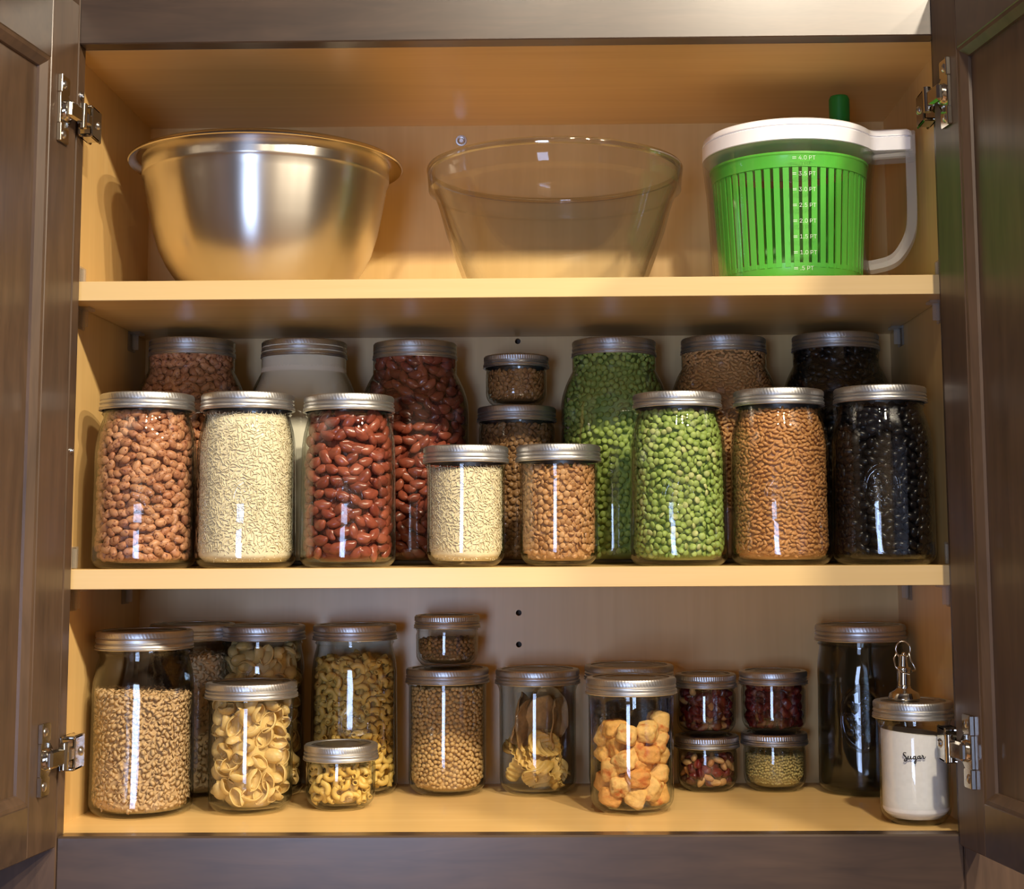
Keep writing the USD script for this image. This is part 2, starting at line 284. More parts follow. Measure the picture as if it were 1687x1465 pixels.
# ------------------------------------------------------------------ jars
RNG = np.random.default_rng(7)
def interp(prof): 
    p = np.array(sorted(prof, key=lambda q: q[1])); return lambda z: float(np.interp(z, p[:, 1], p[:, 0]))
class Jar: pass
def mason_jar(label, x, y, zb, rb, rl, H, lidh, shape, rot=0, emblem=None, glass=None, grp=None):
    """shape: 'quart', 'halfgal' (shouldered) or 'pint' (straight)"""
    J = Jar(); g = group('mason_jar', loc=(x, y, zb)); tag(g, label, 'jar', grp)
    zn = H - lidh; rn = {'pint': rl - .0030, 'quart': rl * .915, 'halfgal': rl * .895}[shape]; w = .0017
    if shape == 'pint':
        hz = .014; rm = min(rb, rn)
        out = [(0, .0012), (rb * .62, .0010), (rb * .70, 0)] + arc(rb - hz, hz, hz, -75, 0, 7)[0:] + [(rb, zn * .55), (rb + .0002, zn - .007), (rn, zn - .003), (rn + .0012, zn - .0015), (rn, zn), (rn - .0006, H - .002)]
        J.sq = None
    else:
        sh = .034 if shape == 'quart' else .042; hz = .011 if shape == 'quart' else .014
        zs = zn - .007
        out = [(0, .0014), (rb * .66, .0012), (rb * .74, 0)] + arc(rb - hz, hz, hz, -75, 0, 7)
        out += [(rb, zs - sh)]
        for t in np.linspace(0, 1, 9)[1:]: out.append((rb + (rn - .0005 - rb) * t ** 1.7, zs - sh + sh * t))
        out += [(rn - .0005, zs + .002), (rn + .0012, zs + .0038), (rn - .0002, zs + .006), (rn - .0004, H - .002)]
        top = zs - sh * .4
        J.sq = (lambda z: float(np.clip((z - .010) / .02, 0, 1) * np.clip((top - z) / .022, 0, 1))) if shape == 'quart' else None
    rin = interp([(r, z) for r, z in out if r > rb * .8])
    zi = np.concatenate([np.linspace(H - .003, zn - .05, 12), np.linspace(zn - .055, .016, 6)])
    zi = zi[zi > .012]
    inner = [(rin(z) - w, z) for z in zi] + [(rin(.012) - w - .0012, .009), (rin(.012) - w - .006, .0052), (rb * .5, .0042), (0, .0040)]
    m = lathe(out + inner, 72, sq=J.sq); m.apply_transform(trimesh.transformations.rotation_matrix(math.radians(rot), [0, 0, 1]))
    obj('glass_body', m, glass or GLASS, g, 40)
    # screw band with a knurled collar, and the flat disc
    n = 176; k = rl
    pr = [(k - .0065, H - .0004), (k - .0040, H), (k - .0016, H - .0006), (k - .0006, H - .0020), (k - .0006, H - .0058), (k - .0014, H - .0064), (k - .0003, H - .0078), (k - .0002, H - lidh * .60), (k - .0014, H - lidh * .66),
          (k, H - lidh * .74), (k + .0003, H - lidh * .84), (k - .0004, H - lidh * .90), (k + .0006, H - lidh * .96), (k + .0002, H - lidh), (k - .0022, H - lidh), (k - .0020, H - .006), (k - .0065, H - .0016), (k - .0065, H - .0004)]
    def mod(i, th):
        return 1 + (.0050 * (1 - 2 * (np.arange(len(th)) % 2)) if i in (3, 4) else 0 * th)
    obj('screw_band', lathe(pr, n, mod=mod), ZINC, g, 30)
    dr = k - .0062
    obj('lid_disc', lathe([(0, H - .0012), (dr * .62, H - .0012), (dr * .66, H - .0004), (dr * .80, H - .0004), (dr * .84, H - .0012), (dr, H - .0012), (dr, H - .0020), (0, H - .0020)], 48), DISC, g, 25)
    J.x, J.y, J.zb, J.rb, J.H, J.zn, J.g, J.rot, J.w = x, y, zb, rb, H, zn, g, rot, w
    J.rout = rin; J.rin = lambda z: rin(max(z, .013)) - w
    def radial(th, z):
        f = 1.0
        if J.sq is not None:
            s = J.sq(z)
            if s > 0:
                p = 2 + .3 * s; a = th - math.radians(rot); f = (abs(math.cos(a)) ** p + abs(math.sin(a)) ** p) ** (-1 / p) / (2 ** (.5 - 1 / p)) * (1 + .01 * s)
        return f
    J.f = radial
    if emblem:
        zc, hw, hh = emblem; parts = []; R_ = rb
        def on(u, z, d=.0003): 
            th = -math.pi / 2 + u / R_ + math.atan2(.052 - x, 1.3 + y) * 1.0; r = rin(z) * radial(th, z) + d; return np.array([r * math.cos(th), r * math.sin(th), z])
        rg = np.random.default_rng(int(zc * 1e5) + int(abs(x) * 1e4)); nu, nv = 46, 60
        C_ = [(hw * .72 * math.sqrt(q) * math.cos(a_), hh * .72 * math.sqrt(q) * math.sin(a_), w_) for q, a_, w_ in zip(rg.uniform(0, 1, 44), rg.uniform(0, 6.28, 44), rg.uniform(.0013, .0026, 44))]
        G = []
        for a_ in np.linspace(-1, 1, nu):
            for b_ in np.linspace(-1, 1, nv):
                u, v = a_ * hw * 1.12, b_ * hh * 1.12; e = math.hypot(u / hw, v / hh); h = .0017 * math.exp(-((e - 1) * hw / .0010) ** 2)
                for cu, cv, w_ in C_:
                    q = 1 - ((u - cu) ** 2 + (v - cv) ** 2) / w_ ** 2
                    if q > 0: h = max(h, .75 * w_ * math.sqrt(q) * .6)
                G.append(on(u, zc + v, .0002 + h))
        i, j = np.meshgrid(np.arange(nu - 1), np.arange(nv - 1), indexing='ij'); q = (i * nv + j).ravel()
        keep = [k for k in q if math.hypot((k // nv / (nu - 1) * 2 - 1) * 1.12, (k % nv / (nv - 1) * 2 - 1) * 1.12) < 1.1]; q = np.array(keep)
        parts = [trimesh.Trimesh(np.array(G), np.vstack([np.stack([q, q + nv, q + 1], 1), np.stack([q + 1, q + nv, q + nv + 1], 1)]), process=False)]
        obj('embossed_emblem', cat_(*parts), glass or GLASS, g, 60)
    return J

Q = {}
def J(key, *a, **k): Q[key] = mason_jar(*a, **k)
Y1, Y2 = .070, .2155
# middle shelf, front row
J('pinto', 'quart glass jar of speckled pinto beans, front row of the middle shelf', -.3305, Y1, Z2, .0462, .0425, .1572, .0151, 'quart', 6, (.060, .014, .019))
J('rice', 'quart glass jar of white rice between the pinto and kidney bean jars', -.2385, Y1, Z2, .0452, .0423, .1567, .0152, 'quart', 2, (.060, .014, .019))
J('kidney', 'quart glass jar of red kidney beans, front row of the middle shelf', -.1460, Y1, Z2, .0432, .0413, .1545, .0150, 'quart', -3, (.060, .014, .019))
J('ricepint', 'short pint glass jar of white rice on the middle shelf', -.0395, Y1, Z2, .0352, .0390, .1080, .0155, 'pint')
J('lentpint', 'short pint glass jar of tan lentils on the middle shelf', .0444, Y1, Z2, .0350, .0386, .1084, .0150, 'pint')
J('peas', 'quart glass jar of green split peas, front row of the middle shelf', .1523, Y1, Z2, .0440, .0406, .1545, .0136, 'quart', 3, (.060, .014, .019))
J('wheat', 'quart glass jar of golden wheat berries, front row of the middle shelf', .2443, Y1, Z2, .0452, .0411, .1568, .0148, 'quart', -2, (.060, .014, .019))
J('black', 'quart glass jar of black beans, front row of the middle shelf', .3361, Y1, Z2, .0456, .0418, .1587, .0142, 'quart', 4, (.066, .016, .022))
# middle shelf, back row
J('pintoHG', 'tall half gallon jar of pinto beans behind the front pinto bean jar', -.3265, Y2, Z2, .0545, .0432, .2262, .0172, 'halfgal')
J('flourHG', 'tall half gallon jar of white flour standing behind the quart of rice', -.2128, Y2, Z2, .0540, .0430, .2240, .0172, 'halfgal')
J('kidHG', 'tall half gallon jar of red kidney beans standing behind the other kidney jar', -.1005, Y2, Z2, .0540, .0424, .2218, .0170, 'halfgal')
J('lentQ', 'tall narrow jar of brown lentils with a small jar stacked on its lid', .0018, .222, Z2, .0381, .0400, .1570, .0150, 'pint')
J('lent4', 'small squat jar of brown lentils stacked on a tall jar under the upper shelf', .0014, .222, Z2 + .1571, .0306, .0332, .0520, .0125, 'pint')
J('peasHG', 'tall half gallon jar of green split peas behind the pint of lentils', .1002, Y2, Z2, .0536, .0426, .2229, .0165, 'halfgal')
J('wheatHG', 'tall half gallon jar of brown wheat behind the quart of wheat berries', .2105, Y2, Z2, .0540, .0430, .2244, .0160, 'halfgal')
J('blackHG', 'tall half gallon jar of black beans in the right back corner of the middle shelf', .3230, Y2, Z2, .0540, .0436, .2268, .0162, 'halfgal')
# bottom, back row then front row
J('oats', 'quart jar two thirds full of rolled oats at the left of the bottom shelf', -.3410, .117, ZF, .0470, .0445, .1656, .0172, 'quart', 5)
J('oatsB', 'dark shaded jar of oats standing behind the front oat jar', -.3225, .225, ZF, .0445, .0423, .1660, .0160, 'quart')
J('shellHG', 'quart jar full of pasta shells standing behind the shorter shell pasta jar', -.2523, .2235, ZF, .0425, .0423, .1643, .0148, 'quart')
J('macHG', 'quart jar of elbow macaroni behind the small macaroni jar', -.1603, .2235, ZF, .0432, .0416, .1644, .0150, 'quart', 0, (.070, .015, .021))
J('shellP', 'pint jar of pasta shells in front on the bottom shelf', -.2424, .125, ZF, .0384, .0425, .1174, .0145, 'pint')
J('macS', 'small squat jar of elbow macaroni in front on the bottom shelf', -.1608, .140, ZF, .0320, .0346, .0590, .0145, 'pint')
J('barley', 'pint jar of pale barley with a small jar stacked on its lid', -.0678, .222, ZF, .0380, .0413, .1216, .0144, 'pint')
J('grain4', 'small squat jar half full of brown grain stacked on the barley jar', -.0682, .222, ZF + .1217, .0306, .0328, .0517, .0130, 'pint')
J('chips', 'pint jar of crinkled dried chips between the barley and crouton jars', .0215, .222, ZF, .0377, .0420, .1203, .0144, 'pint')
J('hidden', 'dark pint jar mostly hidden behind the jar of croutons', .1121, .225, ZF, .0405, .0445, .1238, .0144, 'pint')
J('crout', 'pint jar of golden croutons in front on the bottom shelf', .1096, .118, ZF, .0382, .0419, .1209, .0150, 'pint')
J('mixB', 'small squat jar of nuts and cranberries at the bottom of its stack', .1890, .238, ZF, .0297, .0322, .0537, .0118, 'pint')
J('mixT', 'small squat jar of dark trail mix stacked on the nut and cranberry jar', .1890, .238, ZF + .0538, .0293, .0308, .0600, .0136, 'pint')
J('hempB', 'small squat jar of pale green hemp seed under the cranberry jar', .2561, .238, ZF, .0308, .0332, .0561, .0115, 'pint')
J('cranT', 'small squat jar of dark dried cranberries stacked on the hemp seed jar', .2562, .238, ZF + .0562, .0318, .0342, .0603, .0132, 'pint')
J('empty', 'large dark jar with an embossed oval emblem behind the sugar jar', .3415, .2235, ZF, .0440, .0448, .1622, .0160, 'quart', 0, (.074, .021, .030), GLASS_D)
J('sugar', 'jar of white sugar marked Sugar in script at the right of the bottom shelf', .3544, .058, ZF, .0305, .0350, .1046, .0150, 'pint')

# ------------------------------------------------------------------ what the jars hold
def ico(n, s, noise=0., seed=0, freq=1.2):
    m = trimesh.creation.icosphere(n, 1.0); V = np.array(m.vertices)
    if noise: V = V * (1 + noise * (meshkit.noise(V * freq + 7.3 * seed, seed)[:, None] * 2 - 1))
    return trimesh.Trimesh(V * np.array(s), m.faces, process=False)
def kidney_bean(k):
    m = ico(2, (.0082, .0044, .0038), .04, k); V = np.array(m.vertices); t = V[:, 0] / .0082; V[:, 0] = .0080 * np.sign(t) * np.abs(t) ** .85; V[:, 1] += .0020 * t * t - .0008; V[:, 1] += .0012 * np.exp(-(t / .3) ** 2) * (V[:, 1] > 0); return trimesh.Trimesh(V, m.faces, process=False)
def bean(s, k):
    m = ico(2, s, .05, k); V = np.array(m.vertices); V[:, 1] += .10 * s[1] * (V[:, 0] / s[0]) ** 2; return trimesh.Trimesh(V, m.faces, process=False)
def split_pea(k): 
    m = ico(1, (.0032, .0032, .0020), .03, k); V = np.array(m.vertices); V[:, 2] = np.where(V[:, 2] < 0, V[:, 2] * .55, V[:, 2]); return trimesh.Trimesh(V, m.faces, process=False)
def lentil(k): return ico(1, (.0029, .0029, .0013), .02, k)
def grain(l, w, k): 
    m = trimesh.creation.icosphere(1, 1.0); V = np.array(m.vertices) * (l, w, w * .85); V[:, 1] *= 1 - .2 * (V[:, 0] / l) ** 2; return trimesh.Trimesh(V, m.faces, process=False)
def rice_grain(l, w): 
    m = trimesh.creation.cylinder(w, 2 * l, sections=5); m = T(m, ry=90); V = np.array(m.vertices); V[:, 1:] *= np.where(np.abs(V[:, :1]) > l * .9, .55, 1); return trimesh.Trimesh(V, m.faces, process=False)
def flake(k):
    rg = np.random.default_rng(k); a = np.linspace(0, 2 * np.pi, 8, endpoint=False); r = .0036 * rg.uniform(.6, 1.15, 8); V = np.vstack([np.stack([r * np.cos(a), r * np.sin(a) * .8, rg.uniform(-.0006, .0006, 8)], 1), [[0, 0, .0008]], [[0, 0, -.0005]]])
    i = np.arange(8); j = (i + 1) % 8; return trimesh.Trimesh(V, np.vstack([np.stack([i, j, np.full(8, 8)], 1), np.stack([j, i, np.full(8, 9)], 1)]), process=False)
def shell_pasta(k):
    rg = np.random.default_rng(k); a, b = .0104, .0064; nt, nf = 13, 22; lay = []
    for off in (0, -.0007):
        for t in np.linspace(-1, 1, nt):
            rho = max((1 - abs(t) ** 2.2), 0) ** .62; phi0 = .45 + .70 * (1 - abs(t) ** 1.6)
            for q in np.linspace(phi0, 2 * np.pi - phi0, nf):
                r = (b + off) * rho * (1 + .03 * math.cos(q * 14)) + (.0003 if off == 0 else 0); lip = 1 - .10 * math.exp(-((q - phi0) / .55) ** 2)
                lay.append(((a + off * .4) * t, r * math.sin(q) * (1.0), -r * math.cos(q) * lip * .95))
    V = np.array(lay); N = nt * nf; F = []
    for s in range(2):
        for i in range(nt - 1):
            for j in range(nf - 1):
                q = s * N + i * nf + j; f = [[q, q + nf, q + 1], [q + 1, q + nf, q + nf + 1]]; F += f if s else [x[::-1] for x in f]
    for i in range(nt - 1):
        for j, fl in ((0, 0), (nf - 1, 1)):
            p, r = i * nf + j, (i + 1) * nf + j; f = [[p, r, N + p], [N + p, r, N + r]]; F += [x[::-1] for x in f] if fl else f
    return trimesh.Trimesh(V, np.array(F), process=False)
def elbow(k):
    rg = np.random.default_rng(k); R_, th = .0056, np.linspace(0, math.radians(rg.uniform(130, 190)), 9)
    p = np.stack([R_ * np.cos(th), R_ * np.sin(th), 0 * th], 1); o = tube(p, .0027, 10, False); i = tube(p, .0017, 10, False); n = len(o.vertices); F = [o.faces, i.faces[:, ::-1] + n]
    a = np.arange(10); b = (a + 1) % 10; e = n - 10
    F += [np.stack([b, a, n + a], 1), np.stack([b, n + a, n + b], 1), np.stack([e + a, e + b, n + e + a], 1), np.stack([e + b, n + e + b, n + e + a], 1)]
    m = trimesh.Trimesh(np.vstack([o.vertices, i.vertices]), np.vstack(F), process=False); m.apply_translation(-m.vertices.mean(0)); return m
def crouton(k):
    m = trimesh.creation.icosphere(3, 1.0); V = np.array(m.vertices); p = 4.2; V /= (np.abs(V) ** p).sum(1, keepdims=True) ** (1 / p); V *= np.random.default_rng(k).uniform((.0085, .0085, .0075), (.0115, .0108, .0105))
    V *= 1 + .17 * (meshkit.fbm(V * 260 + k * 9.1, 4, k)[:, None] * 2 - 1); return trimesh.Trimesh(V, m.faces, process=False)
def chip(k, l=.020, w=.0145, ridged=True):
    rg = np.random.default_rng(k); n, q = 22, 12; u, v = np.meshgrid(np.linspace(-1, 1, n), np.linspace(-1, 1, q), indexing='ij')
    f = np.sqrt(np.maximum(1 - .55 * u ** 2 * v ** 2, .2)); c = rg.uniform(-14, 14); x = l * u * f; y = w * v * f; z = (.0011 * np.sin(u * 20) if ridged else .0010 * np.sin(u * 5 + 3 * v + k)) + c * y * y * 2 + rg.uniform(-9, 9) * x * x + .0015 * np.sin(3 * v + k)
    top = np.stack([x, y, z + .0006], -1).reshape(-1, 3); bot = top - (0, 0, .0013); N = n * q; i, j = np.meshgrid(np.arange(n - 1), np.arange(q - 1), indexing='ij'); a = (i * q + j).ravel()
    F = [np.stack([a, a + q, a + 1], 1), np.stack([a + 1, a + q, a + q + 1], 1), np.stack([a, a + 1, a + q], 1) + N, np.stack([a + 1, a + q + 1, a + q], 1) + N]
    ring = [i * q for i in range(n)] + [(n - 1) * q + j for j in range(1, q)] + [i * q + q - 1 for i in range(n - 2, -1, -1)] + [j for j in range(q - 2, 0, -1)]
    r = np.array(ring); s = np.roll(r, -1); F += [np.stack([r, N + r, s], 1), np.stack([s, N + r, N + s], 1)]
    return trimesh.Trimesh(np.vstack([top, bot]), np.vstack(F), process=False)

def place(jr, n_try, dmin, lo, hi, seed, arc_deg, inset):
    """dart throwing on the jar's inner wall: (theta, z) with spacing dmin"""
    rg = np.random.default_rng(seed); R_ = jr.rb; a0 = math.atan2(-1.3 - jr.y, .052 - jr.x); W = math.radians(arc_deg); out = []; cell = {}
    S = rg.uniform(size=(n_try, 2))
    for s0, s1 in S:
        th = (s0 - .5) * 2 * W; z = lo + s1 * (hi - lo); u = th * R_; c = (int(u // dmin), int(z // dmin)); ok = True
        for i in (-1, 0, 1):
            for j in (-1, 0, 1):
                for (uu, zz) in cell.get((c[0] + i, c[1] + j), ()):
                    if (uu - u) ** 2 + (zz - z) ** 2 < dmin * dmin: ok = False; break
                if not ok: break
            if not ok: break
        if ok: cell.setdefault(c, []).append((u, z)); out.append((a0 + th, z, abs(th)))
    return out
def pose(jr, th, z, inset, rg, tilt, flat=True, horiz=.5):
    """matrix that lays a piece on the wall: its z outward, its x along the wall"""
    r = jr.rin(z) * jr.f(th, z) - inset
    o = np.array([math.cos(th), math.sin(th), 0]); h = np.array([-math.sin(th), math.cos(th), 0]); v = np.array([0, 0, 1.0])
    a = rg.normal(0, horiz) if horiz < 2 else rg.uniform(0, math.pi * 2)
    X = h * math.cos(a) + v * math.sin(a); Y = np.cross(o, X); R_ = np.stack([X, Y, o], 1)
    R_ = R_ @ trimesh.transformations.euler_matrix(rg.normal(0, tilt), rg.normal(0, tilt), 0)[:3, :3]
    if not flat: R_ = R_ @ trimesh.transformations.random_rotation_matrix(rg.uniform(size=3))[:3, :3]
    m = np.eye(4); m[:3, :3] = R_ * rg.uniform(.88, 1.1); m[:3, 3] = (r * o[0], r * o[1], z); return m
def core(jr, inset, lo, hi, n=40, bump=0., slope=0.):
    zs = np.linspace(max(lo, .012), hi, 14); pr = [(0, lo)] + [(jr.rin(.013) - inset - .006, lo + .0008), (jr.rin(.013) - inset - .0015, .0095)] + [(max(jr.rin(z) - inset, .004), z) for z in zs] + [(0, hi + .001)]
    m = lathe(pr, n, sq=jr.sq)
    if jr.rot: m.apply_transform(trimesh.transformations.rotation_matrix(math.radians(jr.rot), [0, 0, 1]))
    V = np.array(m.vertices)
    if slope: V[:, 2] += slope * V[:, 0] * np.clip((V[:, 2] - hi * .6) / (hi * .4), 0, 1)
    return trimesh.Trimesh(V, m.faces, process=False)
COUNT = {}
def fill(key, protos, dmin, thick, mat, lo, hi, name, label, cat, stuff_label, indiv=0, one=None, grp=None, arc_deg=115, layers=2, tilt=.25, horiz=.6, flat=True, top=True, seed=1, slope=0., coreinset=None, tries=14, visible=None):
    jr = Q[key]; rg = np.random.default_rng(seed * 977 + 5); joined = []; singles = []
    lo = max(lo, .0050)
    for L in range(layers):
        ins = thick * (.52 + .85 * L) + .0003; dm = dmin * (1 if L == 0 else 1.05)
        area = jr.rb * math.radians(arc_deg) * 2 * (hi - lo)
        for th, z, da in place(jr, int(area / dm ** 2 * tries), dm, lo + thick * .5, hi, seed * 31 + L, arc_deg, ins):
            if z < .016 : ins2 = ins + (.016 - z) * .6
            else: ins2 = ins
            m = pose(jr, th, z, ins2 + abs(rg.normal(0, .12)) * thick, rg, tilt, flat, horiz)
            if slope: m[2, 3] += slope * m[0, 3] * np.clip((z - hi * .6) / (hi * .4), 0, 1)
            w = protos[rg.integers(len(protos))]; q = w.copy(); q.apply_transform(m); V_ = np.array(q.vertices)
            over = (np.hypot(V_[:, 0], V_[:, 1]) - jr.rin(V_[:, 2].mean()) * jr.f(th, z)).max() + .0002
            if V_[:, 2].max() > .8 * jr.zn: over = max(over, (np.hypot(V_[:, 0], V_[:, 1]) - np.array([jr.rin(c_) for c_ in V_[:, 2]])).max() + .0002)
            if over > 0: V_[:, :2] -= over * np.array([math.cos(th), math.sin(th)])
            V_[:, 2] -= max(0, V_[:, 2].max() - jr.H + .003); q = trimesh.Trimesh(V_, q.faces, process=False)
            if L == 0 and indiv and da < math.radians(72) and (visible is None or visible(th, z)): singles.append((da, q, m))
            else: joined.append(q)
    if top:
        rmax = jr.rin(hi) - thick; n = int(math.pi * rmax ** 2 / dmin ** 2 * 1.1)
        for q_ in range(n):
            r, th = rmax * math.sqrt(rg.uniform()), rg.uniform(0, 2 * np.pi); m = np.eye(4); m[:3, :3] = trimesh.transformations.euler_matrix(rg.normal(0, .4), rg.normal(0, .4), rg.uniform(0, 6.28))[:3, :3]
            m[:3, 3] = (r * math.cos(th), r * math.sin(th), hi + rg.uniform(-.3, .5) * thick + slope * r * math.cos(th)); q = protos[rg.integers(len(protos))].copy(); q.apply_transform(m); joined.append(q)
    singles.sort(key=lambda s: s[0])
    room = indiv
    for da, q, m in singles[room:]: joined.append(q)
    for da, q, m in singles[:room]:
        V = np.array(q.vertices) + (jr.x, jr.y, jr.zb); c = V.mean(0)
        x = usdkit.mesh(stage, path_of(name, None), trimesh.Trimesh(V - c, q.faces, process=False), mat, smooth=True); x.AddTranslateOp().Set(Gf.Vec3d(*map(float, c)))
        tag(x.GetPrim(), one, cat, grp)
    joined.append(core(jr, coreinset if coreinset else thick * 1.5, .0044, hi - thick * .3, slope=slope))
    mm = cat_(*joined); mm.apply_translation((jr.x, jr.y, jr.zb))
    tag(obj(label, mm, mat, None, True), stuff_label, cat, None, 'stuff')

PINTO = food([(178, 118, 84), (196, 138, 98), (208, 152, 110), (186, 124, 88)], .42, (120, 66, 44), 420., (.56, .66), .2)
KID = food([(122, 56, 40), (148, 74, 54), (164, 88, 64), (132, 60, 44)], .30, mott=.25, coat=.2)
BLACK = food([(9, 9, 11), (16, 15, 18), (12, 12, 14)], .32, mott=.2, spec=.3)
PEA = food([(134, 158, 72), (158, 180, 90), (176, 194, 108), (146, 168, 80), (200, 202, 134)], .5, mott=.15)
LENT = food([(176, 124, 74), (200, 150, 98), (212, 164, 112), (188, 134, 82)], .45, mott=.15)
LENTB = food([(140, 104, 66), (164, 122, 78), (176, 126, 74), (130, 104, 68)], .45, mott=.15)
WHEAT = food([(192, 134, 76), (210, 156, 98), (220, 170, 112), (200, 144, 84)], .42, mott=.2)
RICE = food([(232, 216, 178), (240, 228, 196), (226, 208, 166), (236, 222, 186)], .45, mott=.12)
OAT = food([(226, 196, 150), (240, 218, 180), (246, 230, 198), (210, 176, 130), (180, 142, 96)], .7, mott=.15)
BARL = food([(206, 166, 106), (222, 184, 124), (232, 198, 142), (196, 154, 94)], .45, mott=.15)
GRAIN = food([(150, 112, 66), (176, 136, 84), (188, 150, 96)], .5, mott=.2)
HEMP = food([(196, 178, 104), (206, 190, 122), (150, 120, 60), (212, 196, 132)], .5, mott=.2)
PASTA = food([(226, 188, 116), (232, 198, 128), (222, 182, 108)], .42, mott=.10, sss=.15)
ELB = food([(222, 182, 92), (228, 192, 104), (216, 174, 84)], .42, mott=.10, sss=.1)
CROUT = food([(228, 180, 102), (234, 190, 116), (224, 166, 84), (218, 154, 80)], .75, (192, 108, 48), 110., (.54, .70), .2, bump=.6, bump_scale=500.)
CHIP = food([(226, 190, 104), (214, 172, 88), (232, 200, 122)], .5, mott=.2)
CHIPB = food([(190, 148, 92), (204, 164, 108), (160, 118, 70)], .55, mott=.3)
CRAN = food([(92, 16, 20), (120, 26, 28), (70, 12, 18)], .35, mott=.35, coat=.3, bump=.7, bump_scale=350.)
NUT = food([(214, 164, 100), (226, 184, 124), (200, 142, 84), (186, 120, 66)], .5, mott=.2)
FLOUR = plain((226, 222, 204), .95); SUGAR = food([(238, 234, 230), (246, 243, 240)], .6, mott=.06)

pk = [bean((.0058, .0038, .0031), k) for k in range(4)]; kk = [kidney_bean(k) for k in range(4)]; bk = [bean((.0054, .0038, .0033), k) for k in range(3)]
sp_, le = [split_pea(k) for k in range(3)], [lentil(k) for k in range(2)]; wh = [grain(.0031, .0016, k) for k in range(2)]; ri = [rice_grain(.0023, .0008)]
ba = [ico(1, (.0023, .0020, .0018), .04, k) for k in range(3)]; hm = [ico(1, (.0016, .0012, .0011), .1, k) for k in range(3)]; fl = [flake(k) for k in range(5)]
sh = [T(shell_pasta(k), rx=180 + 35 * (k - 1)) for k in range(3)]; el = [elbow(k) for k in range(4)]
full = lambda k: Q[k].zn - .004
# front row, middle shelf
fill('pinto', pk, .0067, .0062, PINTO, .007, full('pinto'), 'pinto_bean', 'pinto_beans', 'bean', 'pinto beans packed deeper inside the front quart jar', 230, 'speckled tan pinto bean against the glass of the front quart jar', 'pinto beans in the front jar', seed=1, top=False)
fill('kidney', kk, .0094, .0080, KID, .007, full('kidney'), 'kidney_bean', 'kidney_beans', 'bean', 'red kidney beans packed deeper inside the front quart jar', 190, 'dark red kidney bean against the glass of the front quart jar', 'kidney beans in the front jar', seed=2, top=False)
fill('black', bk, .0066, .0066, BLACK, .007, full('black'), 'black_bean', 'black_beans', 'bean', 'black beans packed deeper inside the front quart jar', 290, 'glossy black bean against the glass of the front quart jar', 'black beans in the front jar', seed=3, top=False)
fill('peas', sp_, .0049, .0042, PEA, .007, full('peas'), 'split_pea', 'split_peas', 'pea', 'green split peas packed deeper inside the front quart jar', 290, 'green split pea near the middle of the front quart jar', 'split peas in the front jar', seed=4, tilt=.45, horiz=9, top=False)
fill('lentpint', le, .0043, .0027, LENT, .007, full('lentpint'), 'lentil', 'lentils', 'lentil', 'tan lentils packed deeper inside the pint jar', 290, 'tan lentil near the middle of the pint jar', 'lentils in the pint jar', seed=5, tilt=.5, horiz=9, top=False)
fill('wheat', wh, .0034, .0032, WHEAT, .007, full('wheat'), '', 'wheat_berries', 'wheat', 'golden wheat berries filling the front quart jar', seed=6, top=False, coreinset=.0034)
fill('rice', ri, .0023, .0016, RICE, .007, full('rice'), '', 'rice', 'rice', 'white rice filling the quart jar', seed=7, tilt=.3, horiz=9, top=False, coreinset=.0019)
fill('ricepint', ri, .0023, .0016, RICE, .007, full('ricepint'), '', 'rice', 'rice', 'white rice filling the short pint jar', seed=8, tilt=.3, horiz=9, top=False, coreinset=.0019)
# back row, middle shelf
fill('pintoHG', pk, .0069, .0062, PINTO, .05, Q['pintoHG'].zn + .001, 'pinto_bean', 'pinto_beans', 'bean', 'pinto beans packed deeper inside the tall back jar', 60, 'shaded pinto bean under the lid of the tall back jar', 'pinto beans in the tall jar', seed=11, arc_deg=90, top=False, visible=lambda th, z: z > .155)
fill('kidHG', kk, .0096, .0080, KID, .007, Q['kidHG'].zn + .001, 'kidney_bean', 'kidney_beans', 'bean', 'red kidney beans packed deeper inside the tall back jar', 110, 'kidney bean against the glass of the tall back jar', 'kidney beans in the tall jar', seed=12, arc_deg=95, top=False)
fill('peasHG', sp_, .0056, .0042, PEA, .007, Q['peasHG'].zn + .001, '', 'split_peas', 'pea', 'green split peas filling the tall half gallon jar', seed=13, tilt=.45, horiz=9, arc_deg=95, top=False, layers=1)
fill('wheatHG', wh, .0036, .0032, WHEAT, .05, Q['wheatHG'].zn + .001, '', 'wheat_berries', 'wheat', 'brown wheat filling the tall half gallon jar', seed=14, arc_deg=90, top=False, layers=1)
fill('blackHG', bk, .0068, .0066, BLACK, .05, Q['blackHG'].zn + .001, '', 'black_beans', 'bean', 'black beans filling the tall half gallon jar', seed=15, arc_deg=90, top=False, layers=1)
fill('lentQ', le, .0046, .0027, LENTB, .007, full('lentQ'), '', 'lentils', 'lentil', 'brown lentils filling the tall narrow jar', seed=16, tilt=.5, horiz=9, arc_deg=95, top=False)
fill('lent4', le, .0046, .0027, LENTB, .007, full('lent4'), '', 'lentils', 'lentil', 'brown lentils filling the small stacked jar', seed=17, tilt=.5, horiz=9, arc_deg=95, top=False)
jf = Q['flourHG']; fm = core(jf, .0003, .0044, jf.H - .004, 64); fm.apply_translation((jf.x, jf.y, jf.zb)); tag(obj('flour', fm, FLOUR), 'white flour filling the tall half gallon jar', 'flour', None, 'stuff')
